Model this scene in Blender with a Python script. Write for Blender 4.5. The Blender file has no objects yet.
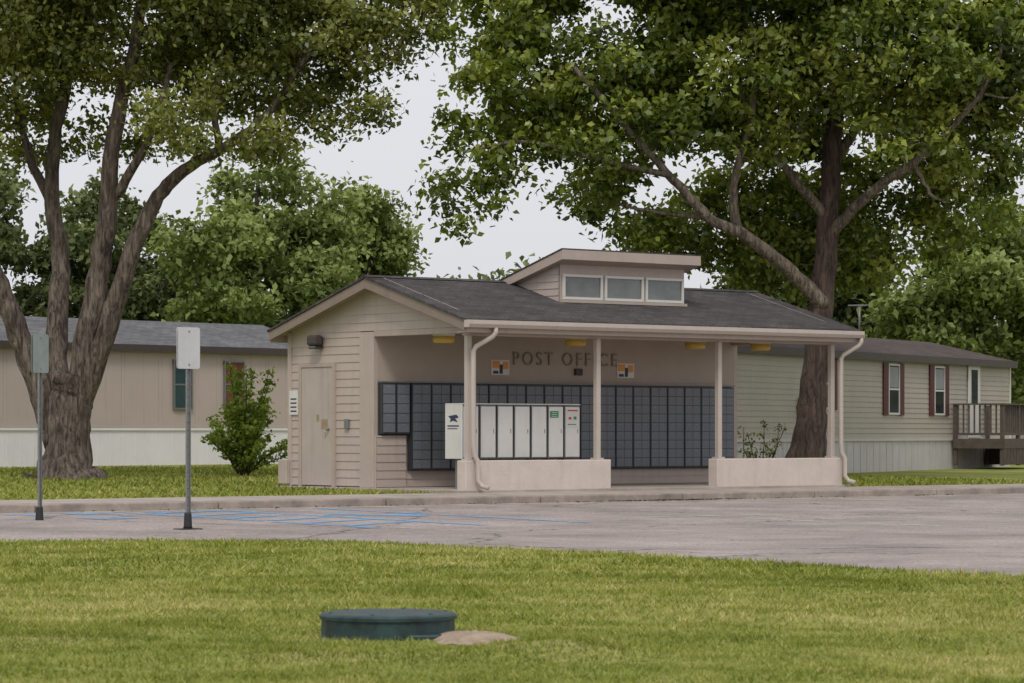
import bpy, math, random
import numpy as np
from mathutils import Vector
random.seed(7); rng=np.random.default_rng(7)
S=bpy.context.scene
COL=S.collection

# ---------------------------------------------------------------- materials
def newmat(name):
    m=bpy.data.materials.new(name); m.use_nodes=True
    nt=m.node_tree; b=nt.nodes['Principled BSDF']
    return m,nt,b
def c4(c): return (c[0],c[1],c[2],1)
def paint(name,c,rough=.6,var=.12,scale=3.0,bump=.0,bscale=60,c2=None,metal=0,dirt=0.0):
    m,nt,b=newmat(name); N=nt.nodes; L=nt.links
    tc=N.new('ShaderNodeTexCoord')
    no=N.new('ShaderNodeTexNoise'); no.inputs['Scale'].default_value=scale; no.inputs['Detail'].default_value=5
    no.inputs['Roughness'].default_value=.65
    L.new(tc.outputs['Object'],no.inputs['Vector'])
    r=N.new('ShaderNodeValToRGB')
    if c2 is None: c2=tuple(x*(1-var*2) for x in c)
    r.color_ramp.elements[0].position=.3; r.color_ramp.elements[0].color=c4(c2)
    r.color_ramp.elements[1].position=.65; r.color_ramp.elements[1].color=c4(c)
    L.new(no.outputs['Fac'],r.inputs['Fac'])
    out=r.outputs['Color']
    if dirt>0:
        n2=N.new('ShaderNodeTexNoise'); n2.inputs['Scale'].default_value=1.0; n2.inputs['Detail'].default_value=4
        mp=N.new('ShaderNodeMapping'); mp.inputs['Scale'].default_value=(9,9,.8)
        L.new(tc.outputs['Object'],mp.inputs['Vector']); L.new(mp.outputs['Vector'],n2.inputs['Vector'])
        mr=N.new('ShaderNodeMapRange'); mr.inputs['From Min'].default_value=.5; mr.inputs['From Max'].default_value=.8
        mr.inputs['To Max'].default_value=dirt; L.new(n2.outputs['Fac'],mr.inputs['Value'])
        mx=N.new('ShaderNodeMixRGB'); mx.blend_type='MIX'; mx.inputs['Color2'].default_value=c4(tuple(x*.35 for x in c))
        L.new(mr.outputs['Result'],mx.inputs['Fac']); L.new(out,mx.inputs['Color1']); out=mx.outputs['Color']
    L.new(out,b.inputs['Base Color'])
    b.inputs['Roughness'].default_value=rough; b.inputs['Metallic'].default_value=metal
    if bump>0:
        n3=N.new('ShaderNodeTexNoise'); n3.inputs['Scale'].default_value=bscale; n3.inputs['Detail'].default_value=3
        L.new(tc.outputs['Object'],n3.inputs['Vector'])
        bp=N.new('ShaderNodeBump'); bp.inputs['Strength'].default_value=bump; bp.inputs['Distance'].default_value=.02
        L.new(n3.outputs['Fac'],bp.inputs['Height']); L.new(bp.outputs['Normal'],b.inputs['Normal'])
    return m
def bark(name,dark,mid,light):
    m,nt,b=newmat(name); N=nt.nodes; L=nt.links
    tc=N.new('ShaderNodeTexCoord'); mp=N.new('ShaderNodeMapping'); mp.inputs['Scale'].default_value=(9,9,1.6)
    L.new(tc.outputs['Object'],mp.inputs['Vector'])
    vo=N.new('ShaderNodeTexNoise'); vo.inputs['Scale'].default_value=1.6; vo.inputs['Detail'].default_value=5; vo.inputs['Roughness'].default_value=.7
    vo.inputs['Distortion'].default_value=.6
    L.new(mp.outputs['Vector'],vo.inputs['Vector'])
    n2=N.new('ShaderNodeTexNoise'); n2.inputs['Scale'].default_value=1.6; n2.inputs['Detail'].default_value=3
    L.new(tc.outputs['Object'],n2.inputs['Vector'])
    r=N.new('ShaderNodeValToRGB'); e=r.color_ramp.elements
    e[0].position=.38; e[0].color=c4(dark); e[1].position=.66; e[1].color=c4(light); x=e.new(.5); x.color=c4(mid)
    L.new(vo.outputs['Fac'],r.inputs['Fac'])
    mx=N.new('ShaderNodeMixRGB'); mx.blend_type='OVERLAY'; mx.inputs['Fac'].default_value=.7
    L.new(r.outputs['Color'],mx.inputs['Color1']); L.new(n2.outputs['Fac'],mx.inputs['Color2'])
    L.new(mx.outputs['Color'],b.inputs['Base Color']); b.inputs['Roughness'].default_value=.95
    bp=N.new('ShaderNodeBump'); bp.inputs['Strength'].default_value=1; bp.inputs['Distance'].default_value=.08
    L.new(vo.outputs['Fac'],bp.inputs['Height']); L.new(bp.outputs['Normal'],b.inputs['Normal'])
    return m
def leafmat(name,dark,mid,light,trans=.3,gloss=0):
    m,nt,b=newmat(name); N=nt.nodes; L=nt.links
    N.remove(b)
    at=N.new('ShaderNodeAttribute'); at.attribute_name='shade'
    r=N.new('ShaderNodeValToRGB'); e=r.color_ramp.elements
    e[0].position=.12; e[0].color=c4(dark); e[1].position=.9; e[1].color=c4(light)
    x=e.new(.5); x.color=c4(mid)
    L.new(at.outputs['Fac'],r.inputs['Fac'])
    df=N.new('ShaderNodeBsdfDiffuse'); L.new(r.outputs['Color'],df.inputs['Color'])
    if trans<=0:
        L.new(df.outputs[0],N['Material Output'].inputs['Surface']); return m
    tr=N.new('ShaderNodeBsdfTranslucent')
    g=N.new('ShaderNodeMixRGB'); g.blend_type='MULTIPLY'; g.inputs['Fac'].default_value=1
    g.inputs['Color2'].default_value=(1.4,1.45,.7,1)
    L.new(r.outputs['Color'],g.inputs['Color1']); L.new(g.outputs['Color'],tr.inputs['Color'])
    mix=N.new('ShaderNodeMixShader'); mix.inputs['Fac'].default_value=trans
    L.new(df.outputs[0],mix.inputs[1]); L.new(tr.outputs[0],mix.inputs[2])
    out=mix
    if gloss>0:
        gl=N.new('ShaderNodeBsdfGlossy'); gl.inputs['Roughness'].default_value=.4; gl.inputs['Color'].default_value=(.85,.88,.85,1)
        out=N.new('ShaderNodeMixShader'); out.inputs['Fac'].default_value=gloss
        L.new(mix.outputs[0],out.inputs[1]); L.new(gl.outputs[0],out.inputs[2])
    L.new(out.outputs[0],N['Material Output'].inputs['Surface'])
    return m
def shingles(name,c1,c2):
    m,nt,b=newmat(name); N=nt.nodes; L=nt.links
    tc=N.new('ShaderNodeTexCoord'); br=N.new('ShaderNodeTexBrick')
    br.inputs['Color1'].default_value=c4(c1); br.inputs['Color2'].default_value=c4(c2)
    br.inputs['Mortar'].default_value=c4(tuple(x*.5 for x in c1))
    br.inputs['Scale'].default_value=1; br.inputs['Brick Width'].default_value=.3; br.inputs['Row Height'].default_value=.14
    br.inputs['Mortar Size'].default_value=.007
    L.new(tc.outputs['Object'],br.inputs['Vector'])
    no=N.new('ShaderNodeTexNoise'); no.inputs['Scale'].default_value=1.2; no.inputs['Detail'].default_value=7; no.inputs['Roughness'].default_value=.7
    L.new(tc.outputs['Object'],no.inputs['Vector'])
    mx=N.new('ShaderNodeMixRGB'); mx.blend_type='OVERLAY'; mx.inputs['Fac'].default_value=.6
    L.new(br.outputs['Color'],mx.inputs['Color1']); L.new(no.outputs['Fac'],mx.inputs['Color2'])
    n5=N.new('ShaderNodeTexNoise'); n5.inputs['Scale'].default_value=28; n5.inputs['Detail'].default_value=2
    L.new(tc.outputs['Object'],n5.inputs['Vector'])
    m5=N.new('ShaderNodeMixRGB'); m5.blend_type='OVERLAY'; m5.inputs['Fac'].default_value=.7
    L.new(mx.outputs['Color'],m5.inputs['Color1']); L.new(n5.outputs['Fac'],m5.inputs['Color2'])
    L.new(m5.outputs['Color'],b.inputs['Base Color']); b.inputs['Roughness'].default_value=.95; b.inputs['Specular IOR Level'].default_value=.2
    bp=N.new('ShaderNodeBump'); bp.inputs['Strength'].default_value=.6; bp.inputs['Distance'].default_value=.02
    L.new(mx.outputs['Color'],bp.inputs['Height']); L.new(bp.outputs['Normal'],b.inputs['Normal'])
    return m
def asphalt():
    m,nt,b=newmat('worn_asphalt'); N=nt.nodes; L=nt.links
    tc=N.new('ShaderNodeTexCoord')
    n1=N.new('ShaderNodeTexNoise'); n1.inputs['Scale'].default_value=.4; n1.inputs['Detail'].default_value=9; n1.inputs['Roughness'].default_value=.75
    n2=N.new('ShaderNodeTexNoise'); n2.inputs['Scale'].default_value=26; n2.inputs['Detail'].default_value=4
    for n in (n1,n2): L.new(tc.outputs['Object'],n.inputs['Vector'])
    r=N.new('ShaderNodeValToRGB'); e=r.color_ramp.elements
    e[0].position=.35; e[0].color=(.225,.192,.18,1); e[1].position=.64; e[1].color=(.40,.345,.322,1)
    L.new(n1.outputs['Fac'],r.inputs['Fac'])
    mx=N.new('ShaderNodeMixRGB'); mx.blend_type='OVERLAY'; mx.inputs['Fac'].default_value=.8
    L.new(r.outputs['Color'],mx.inputs['Color1']); L.new(n2.outputs['Fac'],mx.inputs['Color2'])
    n4=N.new('ShaderNodeTexNoise'); n4.inputs['Scale'].default_value=1.3; n4.inputs['Detail'].default_value=4
    L.new(tc.outputs['Object'],n4.inputs['Vector'])
    ad=N.new('ShaderNodeMixRGB'); ad.blend_type='LINEAR_LIGHT'; ad.inputs['Fac'].default_value=.5
    L.new(tc.outputs['Object'],ad.inputs['Color1']); L.new(n4.outputs['Color'],ad.inputs['Color2'])
    col=mx.outputs['Color']
    for sc,wd,lo in ((.16,.007,.38),(.45,.006,.68)):
        vo=N.new('ShaderNodeTexVoronoi'); vo.feature='DISTANCE_TO_EDGE'; vo.inputs['Scale'].default_value=sc
        L.new(ad.outputs['Color'],vo.inputs['Vector'])
        mr=N.new('ShaderNodeMapRange'); mr.inputs['From Min'].default_value=.0; mr.inputs['From Max'].default_value=wd
        mr.inputs['To Min'].default_value=lo; mr.inputs['To Max'].default_value=1
        L.new(vo.outputs['Distance'],mr.inputs['Value'])
        mu=N.new('ShaderNodeMixRGB'); mu.blend_type='MULTIPLY'; mu.inputs['Fac'].default_value=1
        L.new(col,mu.inputs['Color1']); L.new(mr.outputs['Result'],mu.inputs['Color2']); col=mu.outputs['Color']
    L.new(col,b.inputs['Base Color']); b.inputs['Roughness'].default_value=.95; b.inputs['Specular IOR Level'].default_value=.2
    return m
def grassmat(name,k=1.0):
    m,nt,b=newmat(name); N=nt.nodes; L=nt.links
    tc=N.new('ShaderNodeTexCoord')
    n1=N.new('ShaderNodeTexNoise'); n1.inputs['Scale'].default_value=.6; n1.inputs['Detail'].default_value=6; n1.inputs['Roughness'].default_value=.65
    n2=N.new('ShaderNodeTexNoise'); n2.inputs['Scale'].default_value=18; n2.inputs['Detail'].default_value=4
    for n in (n1,n2): L.new(tc.outputs['Object'],n.inputs['Vector'])
    r=N.new('ShaderNodeValToRGB'); e=r.color_ramp.elements
    e[0].position=.3; e[0].color=c4((.14*k,.17*k,.035*k)); e[1].position=.72; e[1].color=c4((.35*k,.31*k,.13*k))
    x=e.new(.5); x.color=c4((.23*k,.25*k,.06*k))
    L.new(n1.outputs['Fac'],r.inputs['Fac'])
    mx=N.new('ShaderNodeMixRGB'); mx.blend_type='OVERLAY'; mx.inputs['Fac'].default_value=.6
    L.new(r.outputs['Color'],mx.inputs['Color1']); L.new(n2.outputs['Fac'],mx.inputs['Color2'])
    L.new(mx.outputs['Color'],b.inputs['Base Color']); b.inputs['Roughness'].default_value=.95
    b.inputs['Specular IOR Level'].default_value=.1
    return m
def worn(name,c,thr=.5):
    m,nt,b=newmat(name); N=nt.nodes; L=nt.links
    tc=N.new('ShaderNodeTexCoord'); no=N.new('ShaderNodeTexNoise'); no.inputs['Scale'].default_value=2.2; no.inputs['Detail'].default_value=7
    no.inputs['Roughness'].default_value=.75
    L.new(tc.outputs['Object'],no.inputs['Vector'])
    mr=N.new('ShaderNodeMapRange'); mr.inputs['From Min'].default_value=thr-.06; mr.inputs['From Max'].default_value=thr+.06
    mr.inputs['To Max'].default_value=.85
    L.new(no.outputs['Fac'],mr.inputs['Value'])
    b.inputs['Base Color'].default_value=c4(c); b.inputs['Roughness'].default_value=.8
    L.new(mr.outputs['Result'],b.inputs['Alpha'])
    return m
def glass(name,c,rough=.06):
    m=paint(name,c,rough=rough,var=.25,scale=1.5); m.node_tree.nodes['Principled BSDF'].inputs['Specular IOR Level'].default_value=.9
    return m

M={}
M['wall']=paint('beige_siding_paint',(.47,.395,.35),.6,.05,2,dirt=.18)
M['wall_in']=paint('porch_wall_paint',(.43,.355,.30),.6,.05,2)
M['trim']=paint('tan_trim_paint',(.43,.355,.305),.55,.06,3,dirt=.15)
M['fascia']=paint('rake_board_paint',(.25,.195,.16),.6,.06,3,dirt=.2)
M['gut']=paint('gutter_paint',(.50,.435,.385),.4,.04,3,dirt=.2)
M['door']=paint('door_paint',(.46,.39,.355),.5,.05,3,dirt=.3)
M['rust']=paint('rust_stain',(.36,.27,.17),.7,.15,8)
M['stucco']=paint('stucco',(.62,.54,.485),.85,.06,4,bump=.3,bscale=40,dirt=.15)
M['conc']=paint('concrete',(.43,.37,.32),.9,.18,1.6,bump=.3,bscale=50)
M['kerb']=paint('kerb_concrete',(.37,.315,.275),.9,.25,2.5,bump=.3,bscale=50)
M['roof']=shingles('office_shingles',(.062,.056,.056),(.09,.082,.081))
M['roof2']=shingles('grey_shingles',(.12,.12,.125),(.165,.165,.17))
M['roof3']=shingles('brown_shingles',(.07,.054,.048),(.095,.075,.067))
M['mail']=paint('mailbox_grey_metal',(.165,.18,.205),.45,.06,2,metal=.1)
M['mailf']=paint('mailbox_frame',(.045,.048,.056),.5,.1,3)
M['label']=paint('mailbox_label',(.24,.25,.27),.5,.1,3)
M['white']=paint('white_cabinet_paint',(.66,.645,.62),.45,.04,3,dirt=.12)
M['grey']=paint('grey_metal',(.20,.20,.20),.45,.08,8,metal=.3)
M['galv']=paint('galvanised_steel',(.26,.27,.265),.5,.12,20,metal=.4)
M['black']=paint('black_rubber',(.02,.02,.02),.7,.1,8)
M['navy']=paint('navy_print',(.02,.03,.08),.5,.05,8)
M['green']=paint('green_print',(.03,.22,.08),.5,.05,8)
M['red']=paint('red_print',(.45,.05,.04),.5,.05,8)
M['orange']=paint('orange_print',(.72,.30,.06),.5,.05,8)
M['amber']=paint('amber_lens',(.62,.42,.09),.3,.05,8)
M['bronze']=paint('bronze_letters',(.25,.21,.155),.5,.12,12)
M['winw']=paint('white_window_frame',(.60,.58,.55),.5,.03,4)
M['glass']=glass('clerestory_glass',(.15,.17,.16))
M['dglass']=glass('dark_glass',(.03,.04,.045))
M['teal']=glass('teal_glass',(.035,.085,.095))
M['curtain']=paint('red_curtain',(.16,.055,.035),.8,.25,10)
M['shut']=paint('red_shutter',(.10,.022,.026),.6,.1,8)
M['mh1']=paint('mobile_home_beige',(.50,.42,.385),.6,.04,1,dirt=.08)
M['skirt1']=paint('white_skirting',(.82,.80,.84),.6,.04,1.5,dirt=.05)
M['mh2']=paint('mobile_home_tan',(.39,.355,.295),.6,.05,1,dirt=.12)
M['skirt2']=paint('light_skirting',(.52,.50,.48),.7,.06,2,dirt=.2)
M['brown']=paint('dark_brown_trim',(.06,.045,.04),.6,.1,4)
M['wood']=paint('weathered_wood',(.11,.088,.073),.85,.2,6)
M['lid']=paint('green_fibreglass',(.022,.058,.058),.5,.35,9,bump=.15,bscale=90)
M['dirt']=paint('bare_soil',(.42,.32,.23),.95,.25,14,bump=.5,bscale=50)
M['litter']=paint('dry_leaves',(.14,.085,.05),.9,.25,10)
M['bark']=bark('bark_brown',(.04,.03,.024),(.125,.096,.08),(.24,.195,.165))
M['bark2']=bark('bark_dark',(.03,.02,.017),(.075,.05,.04),(.13,.09,.072))
M['barkl']=bark('bark_light',(.06,.045,.035),(.15,.12,.09),(.28,.235,.18))
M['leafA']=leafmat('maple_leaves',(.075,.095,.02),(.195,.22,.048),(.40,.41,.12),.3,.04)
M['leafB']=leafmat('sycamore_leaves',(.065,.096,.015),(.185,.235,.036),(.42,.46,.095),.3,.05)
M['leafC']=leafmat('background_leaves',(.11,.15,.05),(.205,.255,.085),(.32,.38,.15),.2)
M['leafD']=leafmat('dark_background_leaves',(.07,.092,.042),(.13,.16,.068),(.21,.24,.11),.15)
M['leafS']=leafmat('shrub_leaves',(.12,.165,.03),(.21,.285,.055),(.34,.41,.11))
M['blade']=leafmat('grass_blades',(.15,.18,.035),(.29,.315,.075),(.60,.51,.25),trans=.15)
M['grass']=grassmat('lawn_grass')
M['asph']=asphalt()
M['blue']=worn('worn_blue_paint',(.17,.38,.62),.465)
M['wline']=worn('worn_white_paint',(.68,.65,.62),.52)

# ---------------------------------------------------------------- mesh helpers
def mk(name,verts,faces,mat,parent=None,smooth=False,bevel=0):
    me=bpy.data.meshes.new(name); me.from_pydata([tuple(v) for v in verts],[],faces); me.update()
    if mat: me.materials.append(M[mat] if isinstance(mat,str) else mat)
    if smooth: me.polygons.foreach_set('use_smooth',[True]*len(me.polygons))
    o=bpy.data.objects.new(name,me); COL.objects.link(o)
    if parent: o.parent=parent
    if bevel>0:
        b=o.modifiers.new('bevel','BEVEL'); b.width=bevel; b.segments=2; b.limit_method='ANGLE'
    return o
def empty(name,loc=(0,0,0),rz=0):
    e=bpy.data.objects.new(name,None); e.location=loc; e.rotation_euler=(0,0,rz); COL.objects.link(e); e.empty_display_size=.2
    return e
BF=[(0,3,2,1),(4,5,6,7),(0,1,5,4),(1,2,6,5),(2,3,7,6),(3,0,4,7)]
def boxes(name,bl,mat,parent=None,bevel=0):
    V=[];F=[]
    for (x0,x1,y0,y1,z0,z1) in bl:
        n=len(V); V+=[(x0,y0,z0),(x1,y0,z0),(x1,y1,z0),(x0,y1,z0),(x0,y0,z1),(x1,y0,z1),(x1,y1,z1),(x0,y1,z1)]
        F+=[tuple(i+n for i in f) for f in BF]
    return mk(name,V,F,mat,parent,bevel=bevel)
def prism(name,prof,x0,x1,mat,parent=None,bevel=0):
    n=len(prof); V=[(x0,y,z) for y,z in prof]+[(x1,y,z) for y,z in prof]
    F=[tuple(range(n))[::-1],tuple(range(n,2*n))]+[(i,(i+1)%n,(i+1)%n+n,i+n) for i in range(n)]
    return mk(name,V,F,mat,parent,bevel=bevel)
def siding(name,axis,c,out,a0,a1,z0,z1,rev,mat,parent,lim=None):
    V=[];F=[]; z=z0
    while z<z1-1e-4:
        zh=min(z+rev,z1); l0=lim(z) if lim else (a0,a1); h0=lim(zh) if lim else (a0,a1)
        if l0[1]-l0[0]>.02:
            n=len(V); o1=c+out*.020; o2=c+out*.008
            pts=[(l0[0],o1,z),(l0[1],o1,z),(h0[1],o2,zh),(h0[0],o2,zh),(l0[0],c,z),(l0[1],c,z)]
            if axis=='y': pts=[(p[1],p[0],p[2]) for p in pts]
            V+=pts; F+=[(n,n+1,n+2,n+3),(n+4,n+5,n+1,n)]
        z=zh
    return mk(name,V,F,mat,parent)
def tubeVF(pts,rad,segs=8,V=None,F=None,wob=0):
    if V is None: V=[];F=[]
    pts=[Vector(p) for p in pts]; base=len(V); prev=None
    for i,p in enumerate(pts):
        t=(pts[min(i+1,len(pts)-1)]-pts[max(i-1,0)]).normalized()
        if prev is None:
            a=t.cross(Vector((1,.2,.1))); 
            if a.length<.1: a=t.cross(Vector((0,1,0)))
        else: a=prev-t*prev.dot(t)
        a.normalize(); prev=a; b=t.cross(a)
        for k in range(segs):
            th=2*math.pi*k/segs; r=rad[i]*(1+wob*random.uniform(-1,1))
            V.append(tuple(p+(a*math.cos(th)+b*math.sin(th))*r))
    for i in range(len(pts)-1):
        for k in range(segs):
            q=base+i*segs; F.append((q+k,q+(k+1)%segs,q+segs+(k+1)%segs,q+segs+k))
    F.append(tuple(range(base,base+segs))[::-1]); e=base+(len(pts)-1)*segs; F.append(tuple(range(e,e+segs)))
    return V,F
def tube(name,pts,r,mat,parent=None,segs=10):
    rad=r if isinstance(r,(list,tuple)) else [r]*len(pts)
    V,F=tubeVF(pts,rad,segs); return mk(name,V,F,mat,parent,smooth=True)
def spline(pts,n=5):
    P=[Vector(p) for p in pts]; out=[]
    for i in range(len(P)-1):
        p0=P[max(i-1,0)];p1=P[i];p2=P[i+1];p3=P[min(i+2,len(P)-1)]
        for k in range(n):
            t=k/n; out.append(.5*((2*p1)+(p2-p0)*t+(2*p0-5*p1+4*p2-p3)*t*t+(3*p1-p0-3*p2+p3)*t**3))
    out.append(P[-1]); return out
def quadmesh(name,V,nv,mat,parent,shade):
    n=len(V)//nv; me=bpy.data.meshes.new(name)
    me.vertices.add(len(V)); me.vertices.foreach_set('co',V.astype(np.float32).ravel())
    me.loops.add(n*nv); me.loops.foreach_set('vertex_index',np.arange(n*nv,dtype=np.int32))
    me.polygons.add(n); me.polygons.foreach_set('loop_start',np.arange(0,n*nv,nv,dtype=np.int32))
    me.polygons.foreach_set('loop_total',np.full(n,nv,dtype=np.int32))
    at=me.attributes.new('shade','FLOAT','POINT'); at.data.foreach_set('value',np.repeat(shade,nv).astype(np.float32))
    me.materials.append(M[mat]); me.update(); me.validate()
    o=bpy.data.objects.new(name,me); COL.objects.link(o); o.parent=parent
    return o
def nrm(a): return a/np.maximum(np.linalg.norm(a,axis=1,keepdims=True),1e-6)
def patch(P,s):
    x,y=P[:,0]*s,P[:,1]*s; z=P[:,2]*s if P.shape[1]>2 else 0*x
    a=np.sin(x+1.7*np.sin(.7*y+z)+.4)*np.sin(1.1*y+1.3*np.sin(.8*x-z)+1.1)
    b=np.sin(2.3*x+y+2*np.sin(1.9*y))*np.sin(2.7*y-1.4*x+z*2.2)
    return .6*a+.4*b
def leaves(name,P,size,mat,parent,shade,up=.8,wr=.62):
    n=len(P); nn=nrm(rng.normal(size=(n,3))+np.array([0,0,up])); a=nrm(np.cross(nn,rng.normal(size=(n,3)))); b=np.cross(nn,a)
    Ls=size*rng.uniform(.6,1.35,(n,1)); W=Ls*wr
    droop=np.array([0,0,-1])*Ls*.15
    V=np.stack([P-a*Ls*.5, P+b*W*.5+nn*W*.12-a*Ls*.06, P+a*Ls*.5+droop, P-b*W*.5+nn*W*.12-a*Ls*.06],1).reshape(-1,3)
    return quadmesh(name,V,4,mat,parent,shade)
def crown(lobes,dens,base,rmin=.3,rmax=.6):
    C=[]
    for (x,dy,z,rx,ry,rz) in lobes:
        k=max(4,int(dens*rx*ry*rz))
        if z-rz>9.3: k=int(k*.45)
        d=nrm(rng.normal(size=(k,3))); r=rng.uniform(.12,1,(k,1))**.45
        C.append(np.array([x,base[1]+dy,z])+d*r*np.array([rx,ry,rz]))
    C=np.vstack(C); return C, rng.uniform(rmin,rmax,len(C))
def foliage(name,C,R,per,size,mat,parent,up=.8,ps=.9):
    n=len(C); idx=np.repeat(np.arange(n),per)
    off=rng.normal(size=(n*per,3))*np.array([.55,.55,.34])
    off=off/np.maximum(1,np.linalg.norm(off,axis=1,keepdims=True)/1.25)
    P=C[idx]+off*R[idx][:,None]
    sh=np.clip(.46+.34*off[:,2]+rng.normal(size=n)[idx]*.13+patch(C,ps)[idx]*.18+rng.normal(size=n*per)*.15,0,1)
    return leaves(name,P,size,mat,parent,sh,up)
def tree(name,loc,stems,lobes,dens,per,leaf,lmat,bmat,rmin=.3,rmax=.6,segs=14,bmat2=None,flare=.75):
    e=empty(name,loc); L=Vector(loc)
    V=[];F=[];samples=[]; V2=[];F2=[]
    for j,(pts,r0,r1) in enumerate(stems):
        sp=spline(pts,6); n=len(sp)
        rad=[r0+(r1-r0)*(i/(n-1))**.8 for i in range(n)]
        if j==0:
            for i in range(min(7,n)): rad[i]*=1+flare*(1-i/7)**3
        tgt=(V2,F2) if (bmat2 and j>0) else (V,F)
        sp=[p-L+Vector((random.uniform(-1,1),random.uniform(-1,1),0))*(.03 if i else 0) for i,p in enumerate(sp)]
        tubeVF(sp,rad,segs,tgt[0],tgt[1],wob=.06)
        samples+=[(p,rad[i]) for i,p in enumerate(sp) if i>n*.35]
    C,R=crown(lobes,dens,(0,loc[1]),rmin,rmax); C=C-np.array(loc)
    sp=np.array([tuple(s[0]) for s in samples]); sr=np.array([s[1] for s in samples])
    tgt=(V2,F2) if bmat2 else (V,F)
    pool=sp.copy(); poolr=sr.copy()
    order=np.argsort(np.min(np.linalg.norm(C[:,None]-sp[None],axis=2),axis=1))
    for i in order:
        c=C[i]; d=np.linalg.norm(pool-c,axis=1)+np.maximum(0,pool[:,2]-c[2])*.8
        k=int(np.argmin(d)); p=pool[k]; dist=float(np.linalg.norm(c-p)); r=min(poolr[k]*.6,.012+.022*dist+.006)
        mid=(p+c)/2+rng.normal(size=3)*.1*dist*.6
        tubeVF([p,mid,c],[r,r*.7,.008],4,tgt[0],tgt[1])
        pool=np.vstack([pool,mid[None],c[None]]); poolr=np.append(poolr,[r*.7,.02])
    mk('trunk',V,F,bmat,e,smooth=True)
    if V2: mk('limbs',V2,F2,bmat2,e,smooth=True)
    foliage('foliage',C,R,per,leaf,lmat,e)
    return e

# ---------------------------------------------------------------- layout frame of the site (office facade line)
O=(-.726,48.4); ANG=math.atan2(.628,.778)
ux,uy=math.cos(ANG),math.sin(ANG); vx,vy=-uy,ux
def hgt(t):
    if t<-10: return 0.0
    if t<-1.87: return .09*(t+10)/8.13
    if t<0: return .09+.125*(t+1.87)/1.87
    if t<25: return .215+.185*t/25
    return .4
KT=-1.87
g=empty('ground',(O[0],O[1],0),ANG)
prof=[-500,-120,-60,-30,-10,KT,0,25,60,120,500]
V=[];F=[]
for t in prof:
    z=hgt(t)-.012
    if t==0: z=.2
    V+=[(-500,t,z),(500,t,z)]
for i in range(len(prof)-1): F.append((2*i,2*i+1,2*i+3,2*i+2))
mk('grass_sheet',V,F,'grass',g)
pl=[-34,-10,KT]; V=[];F=[]
for t in pl: V+=[(-70,t,hgt(t)+.002 if t<KT else .092),(70,t,hgt(t)+.002 if t<KT else .092)]
for i in range(2): F.append((2*i,2*i+1,2*i+3,2*i+2))
lot=mk('parking_lot',V,F,'asph'); lot.location=(O[0],O[1],0); lot.rotation_euler=(0,0,ANG)
kb=[];x=-60
while x<60:
    kb.append((x,x+2.98,KT-.02,KT+.14,-.1,.205)); x+=3
k=boxes('kerb',kb,'kerb',bevel=.02); k.location=(O[0],O[1],0); k.rotation_euler=(0,0,ANG)
gb=[];x=-60
while x<60: gb.append((x,x+2.985,KT-.42,KT-.021,.0,.0935)); x+=3
k=boxes('kerb_gutter_pan',gb,'conc'); k.location=(O[0],O[1],0); k.rotation_euler=(0,0,ANG)
V=[];F=[];x=-60
while x<60:
    n=len(V); a,b=x+.008,x+1.49
    V+=[(a,KT+.15,.207),(b,KT+.15,.207),(b,-.005,.222),(a,-.005,.222),(a,KT+.15,.1),(b,KT+.15,.1),(b,-.005,.1),(a,-.005,.1)]
    F+=[(n,n+1,n+2,n+3),(n+4,n+5,n+1,n),(n+5,n+6,n+2,n+1),(n+7,n+4,n,n+3),(n+6,n+7,n+3,n+2)]; x+=1.5
sw=mk('sidewalk',V,F,'conc'); sw.location=(O[0],O[1],0); sw.rotation_euler=(0,0,ANG)
# front lawn: gently uneven surface
edge=[(-40,32.2),(-15,31.9),(-5.63,31.9),(-4.2,32.1),(-2.69,32.1),(-1.9,31.8),(-1.21,31.2),(.49,29.2),(1.8,27.5),(3.03,25.6),(4.33,23.8),(8,19.2),(14,11.8),(22,2)]
ed=[tuple(p) for p in spline([(a,b,0) for a,b in edge],8)]
ed=[(x+random.uniform(-.03,.03),y+random.uniform(-.05,.05)) for x,y,_ in ed]
ex=np.array([p[0] for p in ed]); ey=np.array([p[1] for p in ed])
def lawnz(X,Y):
    X=np.asarray(X,float);Y=np.asarray(Y,float)
    d=np.clip((np.interp(X,ex,ey)-Y)/3.0,0,1)
    z=.04+d*(.03*patch(np.column_stack([X,Y]),.55)+.02*patch(np.column_stack([X,Y]),1.4))
    near=np.clip((np.hypot(X+.6,Y-17.1)-.8)/.8,0,1)
    z=z*near+.030*(1-near)
    return z+.09*np.exp(-(((X-.25)/.5)**2+((Y-15.6)/.5)**2))
xs=np.linspace(-22,22,177); V=[];F=[]; rows=70
for x in xs:
    ye=float(np.interp(x,ex,ey))+.0
    for j in range(rows):
        f=j/(rows-1); y=8+(ye-8)*f if ye>8 else ye-(1-f)*2
        V.append((x,y,float(lawnz(x,y))))
for i in range(len(xs)-1):
    for j in range(rows-1):
        q=i*rows+j; F.append((q,q+rows,q+rows+1,q+1))
for i in range(len(xs)-1):
    a=i*rows+rows-1; b=a+rows; n=len(V)
    V+=[(V[a][0],V[a][1]+.02,-.03),(V[b][0],V[b][1]+.02,-.03)]; F.append((a,b,n+1,n))
fl=mk('front_lawn',V,F,'grass',smooth=True)
def blades(P,h,w,z0):
    n=len(P); ang=rng.uniform(0,math.pi,n); lean=rng.normal(size=(n,2))*.65*h[:,None]
    b=np.stack([np.cos(ang),np.sin(ang)],1)*w[:,None]*.5
    A=np.column_stack([P-b,z0]); B=np.column_stack([P+b,z0]); C=np.column_stack([P+lean,z0+h])
    return np.stack([A,B,C],1).reshape(-1,3)
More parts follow.
